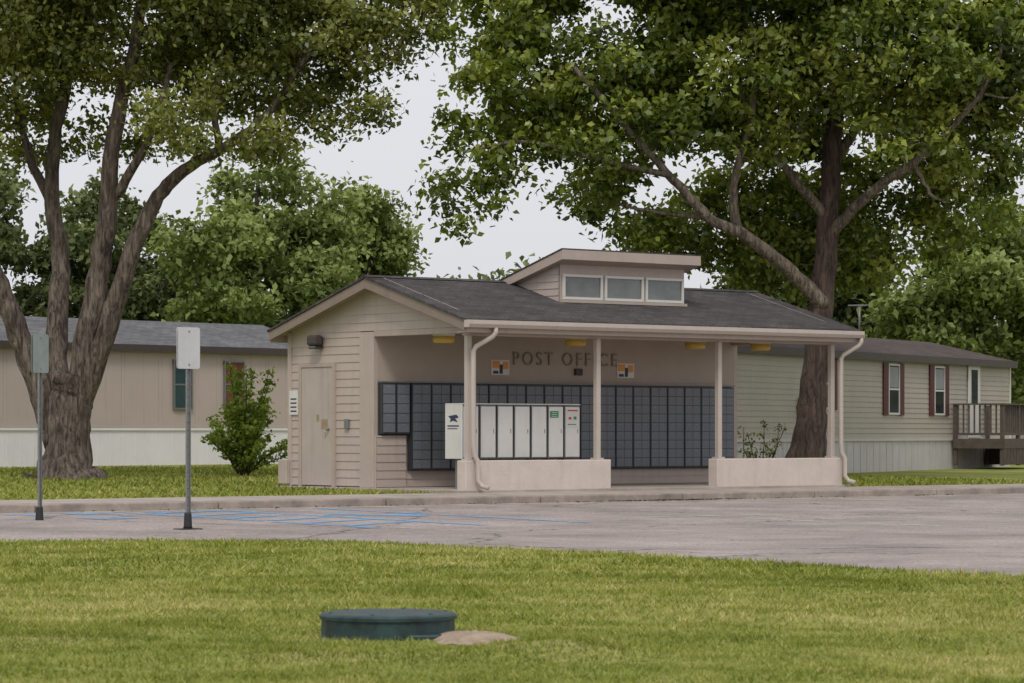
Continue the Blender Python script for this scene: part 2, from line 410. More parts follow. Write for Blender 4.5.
def front(n,y0,y1,h0,w0):
    Y=y0+(y1-y0)*rng.random(n); X=(rng.random(n)*2-1)*(.18*Y+1.2)
    ok=(Y<np.interp(X,ex,ey)+.06); X=X[ok];Y=Y[ok]
    ok=((X+.71)**2+(Y-17.2)**2>.43**2)&~(((X+.22)/.26)**2+((Y-16.85)/.42)**2<.5+rng.random(len(X))*.6); X=X[ok];Y=Y[ok]
    ok=~((abs(X+.71)<.5)&(Y>16.2)&(Y<16.9)&(rng.random(len(X))<.35)); X=X[ok];Y=Y[ok]
    n=len(X); return np.column_stack([X,Y]),h0*rng.uniform(.5,1.4,n),w0*rng.uniform(.6,1.4,n)
sets=[front(110000,12.5,18,.026,.008),front(95000,18,24,.030,.011),front(80000,24,33,.034,.016)]
P=np.vstack([s[0] for s in sets]);h=np.concatenate([s[1] for s in sets]);w=np.concatenate([s[2] for s in sets])
nearlid=np.clip(1-(np.hypot(P[:,0]+.71,P[:,1]-17.2)-.43)/.2,0,1)
h=h*(1+.45*patch(P,4.0)+.3*patch(P,11)+.6*nearlid*(P[:,1]>17.2))
front_soil=(np.abs(P[:,0]+.22)<.3)&(P[:,1]>16)&(P[:,1]<16.9); h=np.where(front_soil,h*.45,h)
BV=blades(P,h,w,lawnz(P[:,0],P[:,1])-.004)
stripe=.08*np.sign(np.sin((P[:,0]*.35+P[:,1]*.94)*2*math.pi/1.1))
sh1=.45+.22*patch(P,1.1)+.20*patch(P+7,.35)+.20*patch(P,5.0)+.12*patch(P+3,13)+stripe*.6
n=45000; s_=rng.uniform(-16,16,n); t_=.05+22*rng.random(n)**1.2
bx=O[0]+s_*ux+t_*vx; by=O[1]+s_*uy+t_*vy
ok=~((s_>-.35)&(s_<8.7)&(t_<5.2)); bx=bx[ok];by=by[ok];t_=t_[ok]
PB=np.column_stack([bx,by])
BV2=blades(PB,.06*rng.uniform(.5,1.4,len(bx)),.04*rng.uniform(.6,1.4,len(bx)),.2+.19*t_/25)
sh2=.34+.2*patch(PB,.9)
allV=np.vstack([BV,BV2]); shd=np.concatenate([sh1,sh2]); shd=shd+rng.normal(0,.15,len(shd))
bl=quadmesh('lawn_grass_blades',allV,3,'blade',None,np.clip(shd,0,1))

# painted markings
def strip(V,F,s0,t0,s1,t1,w):
    d=Vector((s1-s0,t1-t0)).normalized(); p=Vector((-d.y,d.x))*w/2; n=len(V)
    N=6
    for i in range(N+1):
        f=i/N; s=s0+(s1-s0)*f; t=t0+(t1-t0)*f
        V+=[(s-p.x,t-p.y,hgt(t-p.y)+.008),(s+p.x,t+p.y,hgt(t+p.y)+.008)]
    for i in range(N): F.append((n+2*i,n+2*i+1,n+2*i+3,n+2*i+2))
mkg=empty('parking_markings',(O[0],O[1],0),ANG)
V=[];F=[]
for s in (-8.0,-6.3,-4.6): strip(V,F,s,-2.35,s,-8.4,.2)
for k in range(6): strip(V,F,-8.0,-3.2-.9*k,-6.4,-2.5-.9*k,.2)
strip(V,F,-5.9,-4.4,-4.9,-5.4,.7)
strip(V,F,-9.0,-2.75,-8.3,-2.75,.6); strip(V,F,-9.9,-2.75,-9.4,-2.75,.6); strip(V,F,-7.7,-2.75,-7.0,-2.75,.5)
strip(V,F,-9.6,-4.2,-8.9,-4.2,.5)
mk('blue_lines',V,F,'blue',mkg)
V=[];F=[]
for s in (-1.6,1.2,3.9,6.6,9.3): strip(V,F,s,-8.2,s,-13.2,.12)
strip(V,F,-4,-7.4,-.5,-7.4,.1)
mk('white_lines',V,F,'wline',mkg)
n=500; s_=rng.normal(2.6,.8,n); s_[:140]=rng.uniform(-10,10,140); t_=KT-.05-np.abs(rng.normal(size=n))*.14
lp=np.column_stack([O[0]+s_*ux+t_*vx,O[1]+s_*uy+t_*vy,.105+0*s_])
leaves('leaf_litter',lp,.055,'litter',None,np.full(len(lp),.5),up=5)

# ---------------------------------------------------------------- POST OFFICE
B=empty('post_office_building',(O[0],O[1],0),ANG)
LX=8.28; FZ=.265
boxes('floor_slab',[(-.3,LX+.3,.005,5.1,.02,FZ)],'conc',B,bevel=.01)
boxes('front_slab_edge',[(-.3,LX+.3,-.16,.0,.1,FZ-.004)],'conc',B,bevel=.01)
boxes('store_core',[(.03,LX-.03,2.54,4.97,FZ,2.95)],'wall_in',B)
siding('side_siding','y',.0,-1,2.9,4.93,FZ+.02,2.9,.14,'wall',B)
siding('far_side_siding','y',LX,1,2.9,4.93,FZ+.02,2.9,.14,'wall',B)
siding('rear_siding','x',5.0,1,0,LX,FZ+.02,2.9,.14,'wall',B)
boxes('corner_boards',[(-.035,.06,2.5,2.9,FZ,2.88),(-.036,.05,4.92,5.03,FZ,2.93),(LX-.06,LX+.035,2.5,2.9,FZ,2.88),(LX-.05,LX+.036,4.92,5.03,FZ,2.93)],'wall',B,bevel=.006)
zb=2.9
def glim(z):
    lo=-.05
    if z>3.04: lo=max(lo,-.3+(z-3.04)/(.78/2.68))
    hi=5.0
    if z>3.0: hi=min(hi,2.38+(3.78-z)/(.82/2.82))
    return (lo,hi)
siding('gable_siding','y',.0,-1,0,5,zb,3.8,.14,'wall',B,glim)
siding('far_gable_siding','y',LX,1,0,5,zb,3.8,.14,'wall',B,glim)
for nme,x0 in (('gable_core',.002),('far_gable_core',LX-.10)):
    prism(nme,[(.0,zb+.004),(4.98,zb+.004),(4.98,2.96),(2.38,3.7),(.0,3.02)],x0,x0+.098,'wall_in',B)
boxes('gable_header',[(-.03,.12,-.02,2.499,2.8,2.897),(LX-.12,LX+.03,-.02,2.499,2.8,2.897)],'trim',B,bevel=.006)
boxes('ceiling',[(.12,LX-.12,.14,2.49,2.86,2.895)],'wall_in',B)
boxes('front_beam',[(.0,LX,-.06,.13,2.76,2.93)],'trim',B,bevel=.008)
boxes('mail_wall',[(.06,LX-.06,2.502,2.535,FZ,2.858)],'wall_in',B)
siding('mail_wall_base','x',2.5,-1,.06,LX-.06,FZ+.01,.55,.13,'wall',B)
boxes('knee_wall',[(-.02,.60,2.452,2.495,FZ,1.14)],'wall',B)
siding('knee_siding','x',2.45,-1,-.02,.60,FZ+.01,1.14,.14,'wall',B)
# roof
prism('roof_shingles_front',[(-.34,2.985),(-.34,3.02),(2.38,3.81),(2.38,3.765)],-.33,LX+.38,'roof',B)
prism('roof_shingles_rear',[(2.38,3.768),(2.38,3.808),(5.24,2.975),(5.24,2.94)],-.33,LX+.38,'roof',B)
prism('soffit_front',[(-.3,2.92),(-.3,2.97),(2.379,3.745),(2.379,3.69)],-.27,LX+.32,'trim',B)
prism('soffit_rear',[(2.381,3.69),(2.381,3.745),(5.2,2.93),(5.2,2.88)],-.27,LX+.32,'trim',B)
for nme,x0 in (('rake_board',-.305),('far_rake_board',LX+.322)):
    prism(nme+'_front',[(-.32,2.83),(-.32,2.985),(2.379,3.76),(2.379,3.60)],x0,x0+.033,'fascia',B)
    prism(nme+'_rear',[(2.381,3.60),(2.381,3.76),(5.22,2.94),(5.22,2.79)],x0,x0+.033,'fascia',B)
boxes('fascia',[(-.27,LX+.32,-.325,-.302,2.80,2.975),(-.27,LX+.32,5.202,5.225,2.76,2.93)],'trim',B)
prism('gutter',[(-.33,2.875),(-.42,2.875),(-.455,2.93),(-.455,2.995),(-.44,2.995),(-.43,2.93),(-.41,2.9),(-.33,2.9)],-.31,LX+.36,'gut',B)
boxes('gutter_ends',[(-.318,-.311,-.455,-.33,2.875,2.995),(LX+.361,LX+.368,-.455,-.33,2.875,2.995)],'gut',B)
boxes('eave_soffit',[(-.26,LX+.31,-.30,-.07,2.80,2.82)],'trim',B)
prism('ridge_cap',[(2.24,3.782),(2.38,3.825),(2.52,3.782),(2.38,3.80)],-.335,LX+.385,'roof',B)
# clerestory dormer
prism('dormer_body',[(1.0,3.2),(1.0,4.07),(2.36,3.70),(2.36,3.2)],2.79,5.625,'trim',B)
siding('dormer_side_siding','y',2.79,-1,0,0,3.40,4.06,.12,'wall',B,lambda z:(1.02,max(1.02,min(2.36,1.0+(4.07-z)/.272))))
prism('dormer_roof_deck',[(.74,4.115),(.74,4.285),(2.47,3.80),(2.47,3.66)],2.62,5.79,'trim',B,bevel=.006)
prism('dormer_shingles',[(.735,4.288),(.735,4.305),(2.50,3.815),(2.50,3.795)],2.605,5.805,'roof',B)
fb=[];gl=[]
for i in range(3):
    x0=2.83+i*.935; x1=x0+.885; z0,z1=3.455,3.885
    gl.append((x0+.04,x1-.04,.985,.992,z0+.04,z1-.04))
    fb+=[(x0,x1,.955,1.0,z0,z0+.045),(x0,x1,.955,1.0,z1-.045,z1),(x0,x0+.045,.955,1.0,z0+.0455,z1-.0455),(x1-.045,x1,.955,1.0,z0+.0455,z1-.0455)]
boxes('dormer_glass',gl,'glass',B); boxes('dormer_window_frames',fb,'winw',B,bevel=.004)
boxes('dormer_sill',[(2.78,5.64,.93,.999,3.40,3.45)],'trim',B)
boxes('low_wall_left',[(-.13,2.96,-.13,.1,FZ-.03,.74)],'stucco',B,bevel=.015)
boxes('low_wall_right',[(5.37,LX+.13,-.13,.1,FZ-.03,.74)],'stucco',B,bevel=.015)
boxes('porch_posts',[(x-.045,x+.045,-.045,.045,.74,2.759) for x in (.02,2.76,5.52,LX-.02)],'gut',B,bevel=.006)
boxes('post_plates',[(x-.08,x+.08,-.08,.08,.742,.77) for x in (.02,2.76,5.52,LX-.02)],'gut',B)
def dsp(nme,x,sx):
    pts=[(x+sx*.28,-.39,2.88),(x+sx*.28,-.39,2.80),(x+sx*.25,-.36,2.74),(x+sx*.04,-.19,2.58),(x,-.17,2.5),(x,-.17,1.0),(x+.01,-.17,.84),(x+.06,-.2,.74),(x+.06,-.2,.42),(x+.1,-.26,.33),(x+.16,-.36,.30)]
    tube(nme,pts,.042,'gut',B,8)
dsp('downspout_left',.0,1); dsp('downspout_right',LX+.06,1)
boxes('door',[(-.045,.0,3.68,4.59,FZ+.02,2.31)],'door',B,bevel=.006)
boxes('door_frame',[(-.06,0,3.60,3.678,FZ,2.38),(-.06,0,4.592,4.67,FZ,2.38),(-.06,0,3.679,4.591,2.312,2.38)],'trim',B,bevel=.005)
boxes('door_stains',[(-.0475,-.0455,3.80,4.0,1.25,1.42),(-.0475,-.0455,4.06,4.14,1.38,1.5),(-.0475,-.0455,3.86,3.9,1.1,1.2)],'rust',B)
tube('door_knob',[(-.045,3.78,1.25),(-.09,3.78,1.25),(-.10,3.78,1.25)],[.015,.03,.02],'galv',B)
boxes('wall_lamp_plate',[(-.06,-.026,3.97,4.13,2.64,2.83)],'brown',B,bevel=.01)
boxes('wall_lamp_housing',[(-.24,-.061,3.92,4.18,2.68,2.86)],'brown',B,bevel=.04)
boxes('wall_lamp_lens',[(-.22,-.07,3.95,4.15,2.62,2.679)],'dglass',B,bevel=.02)
boxes('notice_plate',[(-.04,-.028,4.71,4.97,1.5,1.92)],'white',B)
boxes('notice_text',[(-.043,-.041,4.75,4.93,1.55+i*.07,1.575+i*.07) for i in range(4)],'navy',B)
boxes('utility_box',[(-.12,-.037,4.95,5.2,.3,.72)],'wall',B,bevel=.01)
boxes('outlet_box',[(-.06,-.027,3.2,3.32,1.25,1.42)],'grey',B,bevel=.008)
for x in (.45,3.3,6.07,7.66):
    tube('ceiling_lamp_base',[(x,1.2,2.86),(x,1.2,2.79)],[.19,.19],'white',B,20)
    tube('ceiling_lamp_lens',[(x,1.2,2.79),(x,1.2,2.69),(x,1.2,2.67),(x,1.2,2.665)],[.18,.18,.16,.02],'amber',B,20)
cu=bpy.data.curves.new('lettering','FONT'); cu.body='POST OFFICE'; cu.size=.31; cu.extrude=.010; cu.offset=-.003; cu.space_character=1.35
to=bpy.data.objects.new('lettering',cu); COL.objects.link(to); bpy.context.view_layer.update()
wd=to.dimensions.x; me=bpy.data.meshes.new_from_object(to); bpy.data.objects.remove(to)
lo=bpy.data.objects.new('post_office_lettering',me); me.materials.clear(); me.materials.append(M['bronze']); COL.objects.link(lo)
lo.parent=B; lo.rotation_euler=(math.pi/2,0,0); lo.location=(2.95,2.485,2.37); lo.scale=(2.38/wd,1.08,1)
for x,z in ((2.68,2.31),(5.56,2.29)):
    boxes('notice_board',[(x-.2,x+.2,2.485,2.498,z-.12,z+.14)],'white',B)
    boxes('notice_orange',[(x-.18,x-.02,2.479,2.484,z+.0,z+.12),(x+.06,x+.17,2.479,2.484,z-.02,z+.11)],'orange',B)
    boxes('notice_print',[(x-.02,x+.05,2.479,2.484,z-.1,z+.06),(x-.16,x-.05,2.479,2.484,z-.1,z-.05)],'navy',B)
boxes('camera_box',[(4.36,4.52,2.44,2.498,2.2,2.32)],'brown',B,bevel=.01)

MB=empty('mailbox_bank',(O[0],O[1],0),ANG)
fr=[];dr=[];lk=[];lb=[]
def bank(x0,x1,z0,z1,rows,nc=2):
    fr.append((x0,x1,2.38,2.451,z0,z1))
    cw=(x1-x0-.03)/nc; rh=(z1-z0-.04)/rows
    for c in range(nc):
        for r in range(rows):
            a=x0+.015+c*cw; b=z0+.02+r*rh; j=random.uniform(-.0015,.0015)
            dr.append((a+.004,a+cw-.004,2.370+j,2.379,b+.006,b+rh-.006))
            lk.append((a+cw*.78,a+cw*.84,2.362,2.3680,b+rh*.45,b+rh*.58))
            lb.append((a+cw*.3,a+cw*.6,2.3665,2.3684,b+rh*.74,b+rh*.82))
bank(.06,.34,1.17,2.02,5,1); bank(.36,.64,1.17,2.02,5,1)
nb_=18; x=.68; w_=(LX-.16-.68)/nb_
for i in range(nb_):
    bank(x+.006,x+w_-.006,.56,2.02,9); x+=w_
boxes('bank_backing',[(.66,LX-.16,2.452,2.478,.55,2.03),(.05,.659,2.452,2.497,1.15,2.03)],'mailf',MB)
boxes('bank_frames',fr,'mailf',MB); boxes('mailbox_doors',dr,'mail',MB); boxes('door_locks',lk,'label',MB); boxes('door_labels',lb,'label',MB)
boxes('bank_top_trim',[(.05,LX-.14,2.37,2.497,2.032,2.055)],'grey',MB)

# parcel lockers
PL=empty('parcel_locker',(O[0],O[1],0),ANG)
bd=[];dd=[];lg=[];hd=[]
for i in range(7):
    x0=.28+i*.362; x1=x0+.350
    bd.append((x0,x1,.50,.92,.76,1.64)); dd.append((x0+.03,x1-.015,.482,.499,.78,1.62))
    lg.append((x0+.10,x0+.24,.62,.8,FZ,.76)); hd.append((x1-.065,x1-.055,.476,.482,1.18,1.25))
boxes('cabinet_bodies',[(b[0]+.02,b[1],b[2],b[3],b[4],b[5]) for b in bd],'grey',PL,bevel=.006); boxes('cabinet_doors',dd,'white',PL,bevel=.008)
boxes('cabinet_side',[(.27,.299,.49,.93,.76,1.65)],'white',PL,bevel=.006)
boxes('cabinet_tops',[(b[0]-.004,b[1]+.004,.48,.94,1.651,1.67) for b in bd],'white',PL,bevel=.006)
boxes('pedestals',lg,'grey',PL); boxes('handles',hd,'galv',PL)
mk('eagle_logo',[(.267,.84,1.46),(.267,.62,1.485),(.267,.565,1.44),(.267,.60,1.425),(.267,.66,1.43),(.267,.585,1.36),(.267,.72,1.385),(.267,.80,1.36),(.267,.775,1.41)],[(0,1,2,3,4,8),(4,5,6,8),(6,7,8)],'navy',PL)
boxes('logo_text',[(.265,.2695,.56,.86,1.29,1.31),(.265,.2695,.60,.86,1.25,1.262)],'navy',PL)
boxes('green_label',[(2.14,2.32,.477,.481,1.44,1.55)],'green',PL)
boxes('label_lines',[(2.17,2.29,.474,.4765,1.46+i*.03,1.468+i*.03) for i in range(3)],'white',PL)
boxes('poster',[(2.50,2.76,.477,.481,1.28,1.58)],'winw',PL)
boxes('poster_print',[(2.52,2.74,.474,.4765,1.55,1.57),(2.54,2.60,.474,.4765,1.41,1.45)],'red',PL)
boxes('poster_print_2',[(2.65,2.71,.474,.4765,1.41,1.46),(2.52,2.70,.474,.4765,1.32,1.335)],'green',PL)

# ---------------------------------------------------------------- mobile homes
def mhome(name,loc,rz,Lh,D,zs,zt,ze,zr,wall,skirt,roof,wins,lap=None):
    e=empty(name,(loc[0],loc[1],0),rz)
    boxes('core',[(.02,Lh-.02,.02,D-.02,zs,ze)],wall,e)
    boxes('skirting',[(-.01,Lh+.01,-.01,D+.01,.1,zt-.03)],skirt,e)
    boxes('skirting_ribs',[(x,x+.03,-.018,-.0115,.2,zt-.05) for x in np.arange(.2,Lh,.4)],skirt,e)
    boxes('skirting_rail',[(-.04,Lh+.04,-.045,D+.045,zt-.03,zt+.03)],skirt,e)
    if lap:
        siding('front_siding','x',0,-1,0,Lh,zt+.03,ze,lap,wall,e); siding('end_siding','y',Lh,1,0,D,zt+.03,ze,lap,wall,e)
        siding('other_end_siding','y',0,-1,0,D,zt+.03,ze,lap,wall,e)
    else:
        boxes('wall_panels',[(x+.004,x+1.216,.0,.019,zt+.031,ze-.02) for x in np.arange(.0,Lh-1.2,1.22)],wall,e)
        boxes('wall_panel_ribs',[(x,x+.02,-.006,-.0005,zt+.031,ze-.02) for x in np.arange(.1,Lh-.5,.61)],wall,e)
    h=D/2; o=.15; sl=(zr-ze)/h
    for nme,x0,x1 in (('gable_near',.03,.1),('gable_far',Lh-.1,Lh-.03)):
        prism(nme,[(0,ze),(D,ze),(h,zr-.04)],x0,x1,wall,e)
    prism('roof_front',[(-o,ze-o*sl),(-o,ze-o*sl+.05),(h,zr+.05),(h,zr)],-.12,Lh+.12,roof,e)
    prism('roof_rear',[(h,zr),(h,zr+.05),(D+o,ze-o*sl+.05),(D+o,ze-o*sl)],-.12,Lh+.12,roof,e)
    boxes('eave_trim',[(-.13,Lh+.13,-o-.03,-o-.001,ze-o*sl-.12,ze-o*sl+.045)],'brown' ,e)
    prism('end_trim',[(-o,ze-o*sl-.1),(-o,ze-o*sl+.0),(h,zr),(D+o,ze-o*sl),(D+o,ze-o*sl-.1),(h,zr-.12)],Lh+.121,Lh+.145,'brown',e)
    boxes('corner_trim',[(-.03,.07,-.032,.03,zt+.03,ze),(Lh-.07,Lh+.032,-.032,.03,zt+.03,ze)],'winw' if lap else wall,e)
    for (x,w,z0,z1,gm,sh) in wins:
        boxes('window_glass',[(x-w/2,x+w/2,-.045,-.03,z0,z1)],gm,e)
        fm='winw' if lap else 'grey'
        boxes('window_frame',[(x-w/2-.04,x+w/2+.04,-.06,0,z1,z1+.045),(x-w/2-.04,x+w/2+.04,-.06,0,z0-.045,z0),(x-w/2-.04,x-w/2,-.06,0,z0+.001,z1-.001),(x+w/2,x+w/2+.04,-.06,0,z0+.001,z1-.001),(x-w/2+.001,x+w/2-.001,-.055,-.028,(z0+z1)/2-.02,(z0+z1)/2+.02)],fm,e)
        if sh:
            boxes('shutters',[(x-w/2-.34,x-w/2-.05,-.055,-.02,z0-.06,z1+.06),(x+w/2+.05,x+w/2+.34,-.055,-.02,z0-.06,z1+.06)],'shut',e)
            boxes('shutter_louvres',[(a,a+.2,-.065,-.0555,z,z+.025) for a in (x-w/2-.295,x+w/2+.095) for z in np.arange(z0,z1,.07)],'shut',e)
    return e
lh=mhome('mobile_home',(-15.9,65.5),math.atan2(7,6.1),16.5,4.3,.4,1.27,3.33,3.98,'mh1','skirt1','roof2',
      [(11.75,.55,1.8,2.95,'teal',False),(13.5,.62,1.85,2.95,'curtain',False),(4,.8,1.8,2.95,'dglass',False)])
boxes('lower_trim_band',[(-.01,16.51,-.02,-.0085,1.31,1.42)],'mh1',lh)
rh=mhome('mobile_home',(2.84,59.1),math.atan2(.877,.48),20.8,4.4,.45,1.02,3.0,3.5,'mh2','skirt2','roof3',
      [(8.5,.62,1.75,2.8,'dglass',True),(12.6,.62,1.65,2.75,'dglass',True),(15.6,.62,1.65,2.75,'dglass',True)],lap=.12)
boxes('window_blinds',[(c-.29,c+.29,-.047,-.0455,2.24,2.72) for c in (12.6,15.6)],'label',rh)
boxes('entry_door',[(17.6,18.45,-.06,-.028,1.05,2.95)],'winw',rh,bevel=.01)
boxes('entry_door_glass',[(17.8,18.25,-.066,-.061,1.9,2.75)],'dglass',rh)
tube('roof_vent',[(12,2.2,3.5),(12,2.2,3.95)],.05,'brown',rh)
tube('roof_antenna_mast',[(16,2.2,3.5),(16,2.2,4.35)],.025,'grey',rh)
tube('roof_antenna_arm',[(15.3,2.2,4.3),(16.5,2.2,4.35)],.02,'grey',rh)
boxes('meter_box',[(7.0,7.25,-.12,-.03,1.5,1.95)],'grey',rh,bevel=.01)
mhome('mobile_home',(17.4,104),.05,14,4.4,.45,1.0,3.0,3.6,'mh1','skirt2','roof3',[(2,.9,1.7,2.7,'dglass',False)],lap=.14)
dk=empty('wooden_deck',(2.84,59.1,0),math.atan2(.877,.48))
x0,x1,y0,y1=16.5,18.9,-1.35,-.06; zd=1.0; zt=1.86
ps=[(x,x+.09,y,y+.09,.38,zt) for x in (x0,x0+1.15,x1-.09) for y in (y0,)]+[(x0,x0+.09,y1-.09,y1,.38,zt),(x1-.09,x1,y1-.09,y1,.38,zt)]
boxes('posts',ps,'wood',dk)
boxes('deck_boards',[(x0,x1,y0+i*.145,y0+i*.145+.135,zd,zd+.035) for i in range(9)],'wood',dk)
boxes('rim',[(x0-.01,x1+.01,y0-.04,y0-.002,zd-.2,zd+.03),(x0-.04,x0-.011,y0,y1,zd-.2,zd+.03)],'wood',dk)
boxes('rails',[(x0-.03,x1+.03,y0-.03,y0+.1,zt+.002,zt+.04),(x0-.03,x0+.1,y0+.101,y1,zt+.002,zt+.04),(x0+.1,x1-.1,y0+.02,y0+.06,zd+.12,zd+.18),(x0+.02,x0+.06,y0+.1,y1-.1,zd+.12,zd+.18)],'wood',dk)
boxes('balusters',[(x,x+.035,y0+.022,y0+.058,zd+.181,zt) for x in np.arange(x0+.16,x1-.1,.14)]+[(x0+.022,x0+.058,y,y+.035,zd+.181,zt) for y in np.arange(y0+.18,y1-.1,.14)],'wood',dk)
boxes('lattice_skirt',[(x,x+.06,y0-.035,y0-.003,.4,zd-.201) for x in np.arange(x0,x1,.11)],'wood',dk)
boxes('steps',[(x1+.0,x1+.3,y0,y1,.38,.82),(x1+.301,x1+.6,y0,y1,.38,.6)],'wood',dk)

# ---------------------------------------------------------------- signs in the lot
M['signw']=paint('sign_aluminium',(.56,.57,.58),.5,.06,4,dirt=.1)
M['signg']=paint('sign_back_grey_green',(.26,.31,.285),.5,.1,6,dirt=.2)
def psign(loc,zt,wd,rz,pm):
    e=empty('parking_sign',loc,rz)
    h=zt-loc[2]
    boxes('post',[(-.022,.022,.0,.006,.03,h),(-.03,-.023,-.02,.006,.03,h),(.023,.03,-.02,.006,.03,h)],'galv',e)
    boxes('post_holes',[(-.005,.005,-.0025,-.0008,.3+i*.1,.312+i*.1) for i in range(int((h-.4)/.1))],'black',e)
    a=wd/2; r=.03; z0,z1=h-.50,h-.0; pts=[]
    for cx,cz,a0 in ((a-r,z1-r,0),(-a+r,z1-r,90),(-a+r,z0+r,180),(a-r,z0+r,270)):
        for k in range(4):
            t=math.radians(a0+k*30); pts.append((cx+r*math.cos(t),cz+r*math.sin(t)))
    n=len(pts)
    for nm,ya,yb in (('plate',-.026,-.022),('rear_plate',.008,.012)):
        V=[(x,ya,z) for x,z in pts]+[(x,yb,z) for x,z in pts]
        F=[tuple(range(n)),tuple(range(n,2*n))[::-1]]+[(i,(i+1)%n,(i+1)%n+n,i+n) for i in range(n)]
        mk(nm,V,F,pm,e)
    boxes('bolts',[(-.01,.01,-.032,-.0265,z1-.06,z1-.04),(-.01,.01,-.032,-.0265,z0+.04,z0+.06)],'galv',e)
    boxes('base_plate',[(-.15,.15,-.11,.11,.0,.03)],'black',e,bevel=.012)
    tube('base_cone',[(0,0,.03),(0,0,.06),(0,0,.20),(0,0,.22)],[.06,.052,.045,.04],'black',e,12)
    return e
psign((-6.08,38.6,.02),2.46,.30,math.radians(58),'signg')
psign((-3.90,36.1,.01),2.46,.32,math.radians(42),'signw')

# ---------------------------------------------------------------- septic lid
sl_=empty('septic_tank_lid',(-.71,17.2,.03))
pr=[(.41,-.05),(.41,.0),(.382,.005),(.380,.10),(.395,.103),(.395,.122),(.385,.132),(.37,.137),(.2,.142),(.001,.144)]
V=[];F=[];sg=96
for r,z in pr:
    for k_ in range(sg):
        th=2*math.pi*k_/sg; rr=r*(1+(.008 if ((k_//2)%2 and .0<z<.102) else 0)); V.append((rr*math.cos(th),rr*math.sin(th),z))
for i in range(len(pr)-1):
    for k_ in range(sg): F.append((i*sg+k_,i*sg+(k_+1)%sg,(i+1)*sg+(k_+1)%sg,(i+1)*sg+k_))
F.append(tuple(range((len(pr)-1)*sg,len(pr)*sg)))
mk('lid',V,F,'lid',sl_)
for k_ in range(6):
    th=k_*math.pi/3+.3; x,y=.34*math.cos(th),.34*math.sin(th)
    tube('bolt',[(x,y,.133),(x,y,.143)],.012,'lid',sl_,6)
boxes('riser_flange',[(.1,.45,-.36,.05,-.01,.03)],'lid',sl_,bevel=.01)
# low heap of bare soil beside it
V=[(0,0,.05)];F=[];K=28
for ri,(q,z) in enumerate(((.35,.046),(.7,.032),(1,.002))):
    for t in np.linspace(0,2*math.pi,K+1)[:-1]:
        w1=1+.13*math.sin(3*t)+.1*math.sin(5*t+1)
        V.append((.25*q*math.cos(t)*w1,.40*q*math.sin(t)*w1,z+random.uniform(-.006,.006)))
for i in range(K): F.append((0,1+i,1+(i+1)%K))
for r_ in range(2):
    for i in range(K): a=1+r_*K; F.append((a+i,a+K+i,a+K+(i+1)%K,a+(i+1)%K))
ds=mk('soil_patch',V,F,'dirt',smooth=True); ds.location=(-.22,16.85,.028)

# ---------------------------------------------------------------- trees
Y=58
left=[([(-8.6,Y,.2),(-8.6,Y,1.0),(-8.55,Y,1.8),(-8.45,Y,2.3)],.46,.40),
 ([(-8.75,Y,1.0),(-9.15,Y,2.1),(-9.7,Y-.2,3.6),(-10.2,Y-.3,5.2),(-10.6,Y-.4,8.8),(-10.7,Y,10.5)],.31,.08),
 ([(-8.65,Y,1.4),(-8.85,Y+.2,2.9),(-8.8,Y+.5,4.6),(-9.0,Y+.6,6.3),(-8.6,Y+.8,9.0),(-8.4,Y+.9,11)],.28,.07),
 ([(-8.5,Y,1.5),(-8.15,Y-.1,3.2),(-7.85,Y-.2,5.0),(-7.65,Y-.3,6.8),(-7.1,Y-.4,9.4),(-6.9,Y-.4,11.5)],.31,.07),
 ([(-8.35,Y,1.7),(-7.85,Y-.2,3.0),(-7.3,Y-.4,4.6),(-6.85,Y-.5,5.6),(-6.3,Y-.6,6.2),(-5.3,Y-.7,6.75),(-4.5,Y-.7,7.5),(-3.7,Y-.6,8.8)],.24,.05),
 ([(-7.75,Y-.2,5.6),(-7.0,Y-.6,6.7),(-6.5,Y-.9,8.2)],.12,.04),
 ([(-8.9,Y+.6,5.4),(-9.6,Y+.9,7.0),(-9.8,Y+1,8.5)],.12,.04),
 ([(-5.6,Y-.7,6.7),(-5.7,Y-.5,7.7),(-5.4,Y-.5,9)],.08,.03)]
lobL=[(-10.4,0,9.0,2.2,2.6,1.8),(-7.6,.3,9.6,2.8,2.8,1.8),(-5.1,.3,9.0,2.0,2.4,1.8),(-3.5,.4,9.1,1.4,1.9,1.5),(-2.1,.3,9.3,1.0,1.2,.9),(-2.5,.2,8.5,.6,.8,.45),(-1.3,.2,9.5,.8,1,.6),
 (-8,0,11.8,4.5,4.2,2.0),(-4.6,0,11.2,2.8,3,1.7),(-6.1,-1.4,7.0,1.1,1.2,.75),(-4.9,-.9,6.8,.8,1.1,.6),(-4.0,-.5,7.0,.8,1.1,.75),(-3.1,.0,7.5,.65,1,.75),
 (-10.8,-1.5,7.1,1.5,1.4,.8),(-9.3,1.8,7.2,1.3,1.2,.8),(-7.4,1.6,7.3,1.0,1.0,.6)]
tree('maple_tree',(-8.6,Y,.25),left,lobL,14.5,115,.128,'leafA','bark',flare=1.0)
Y=60
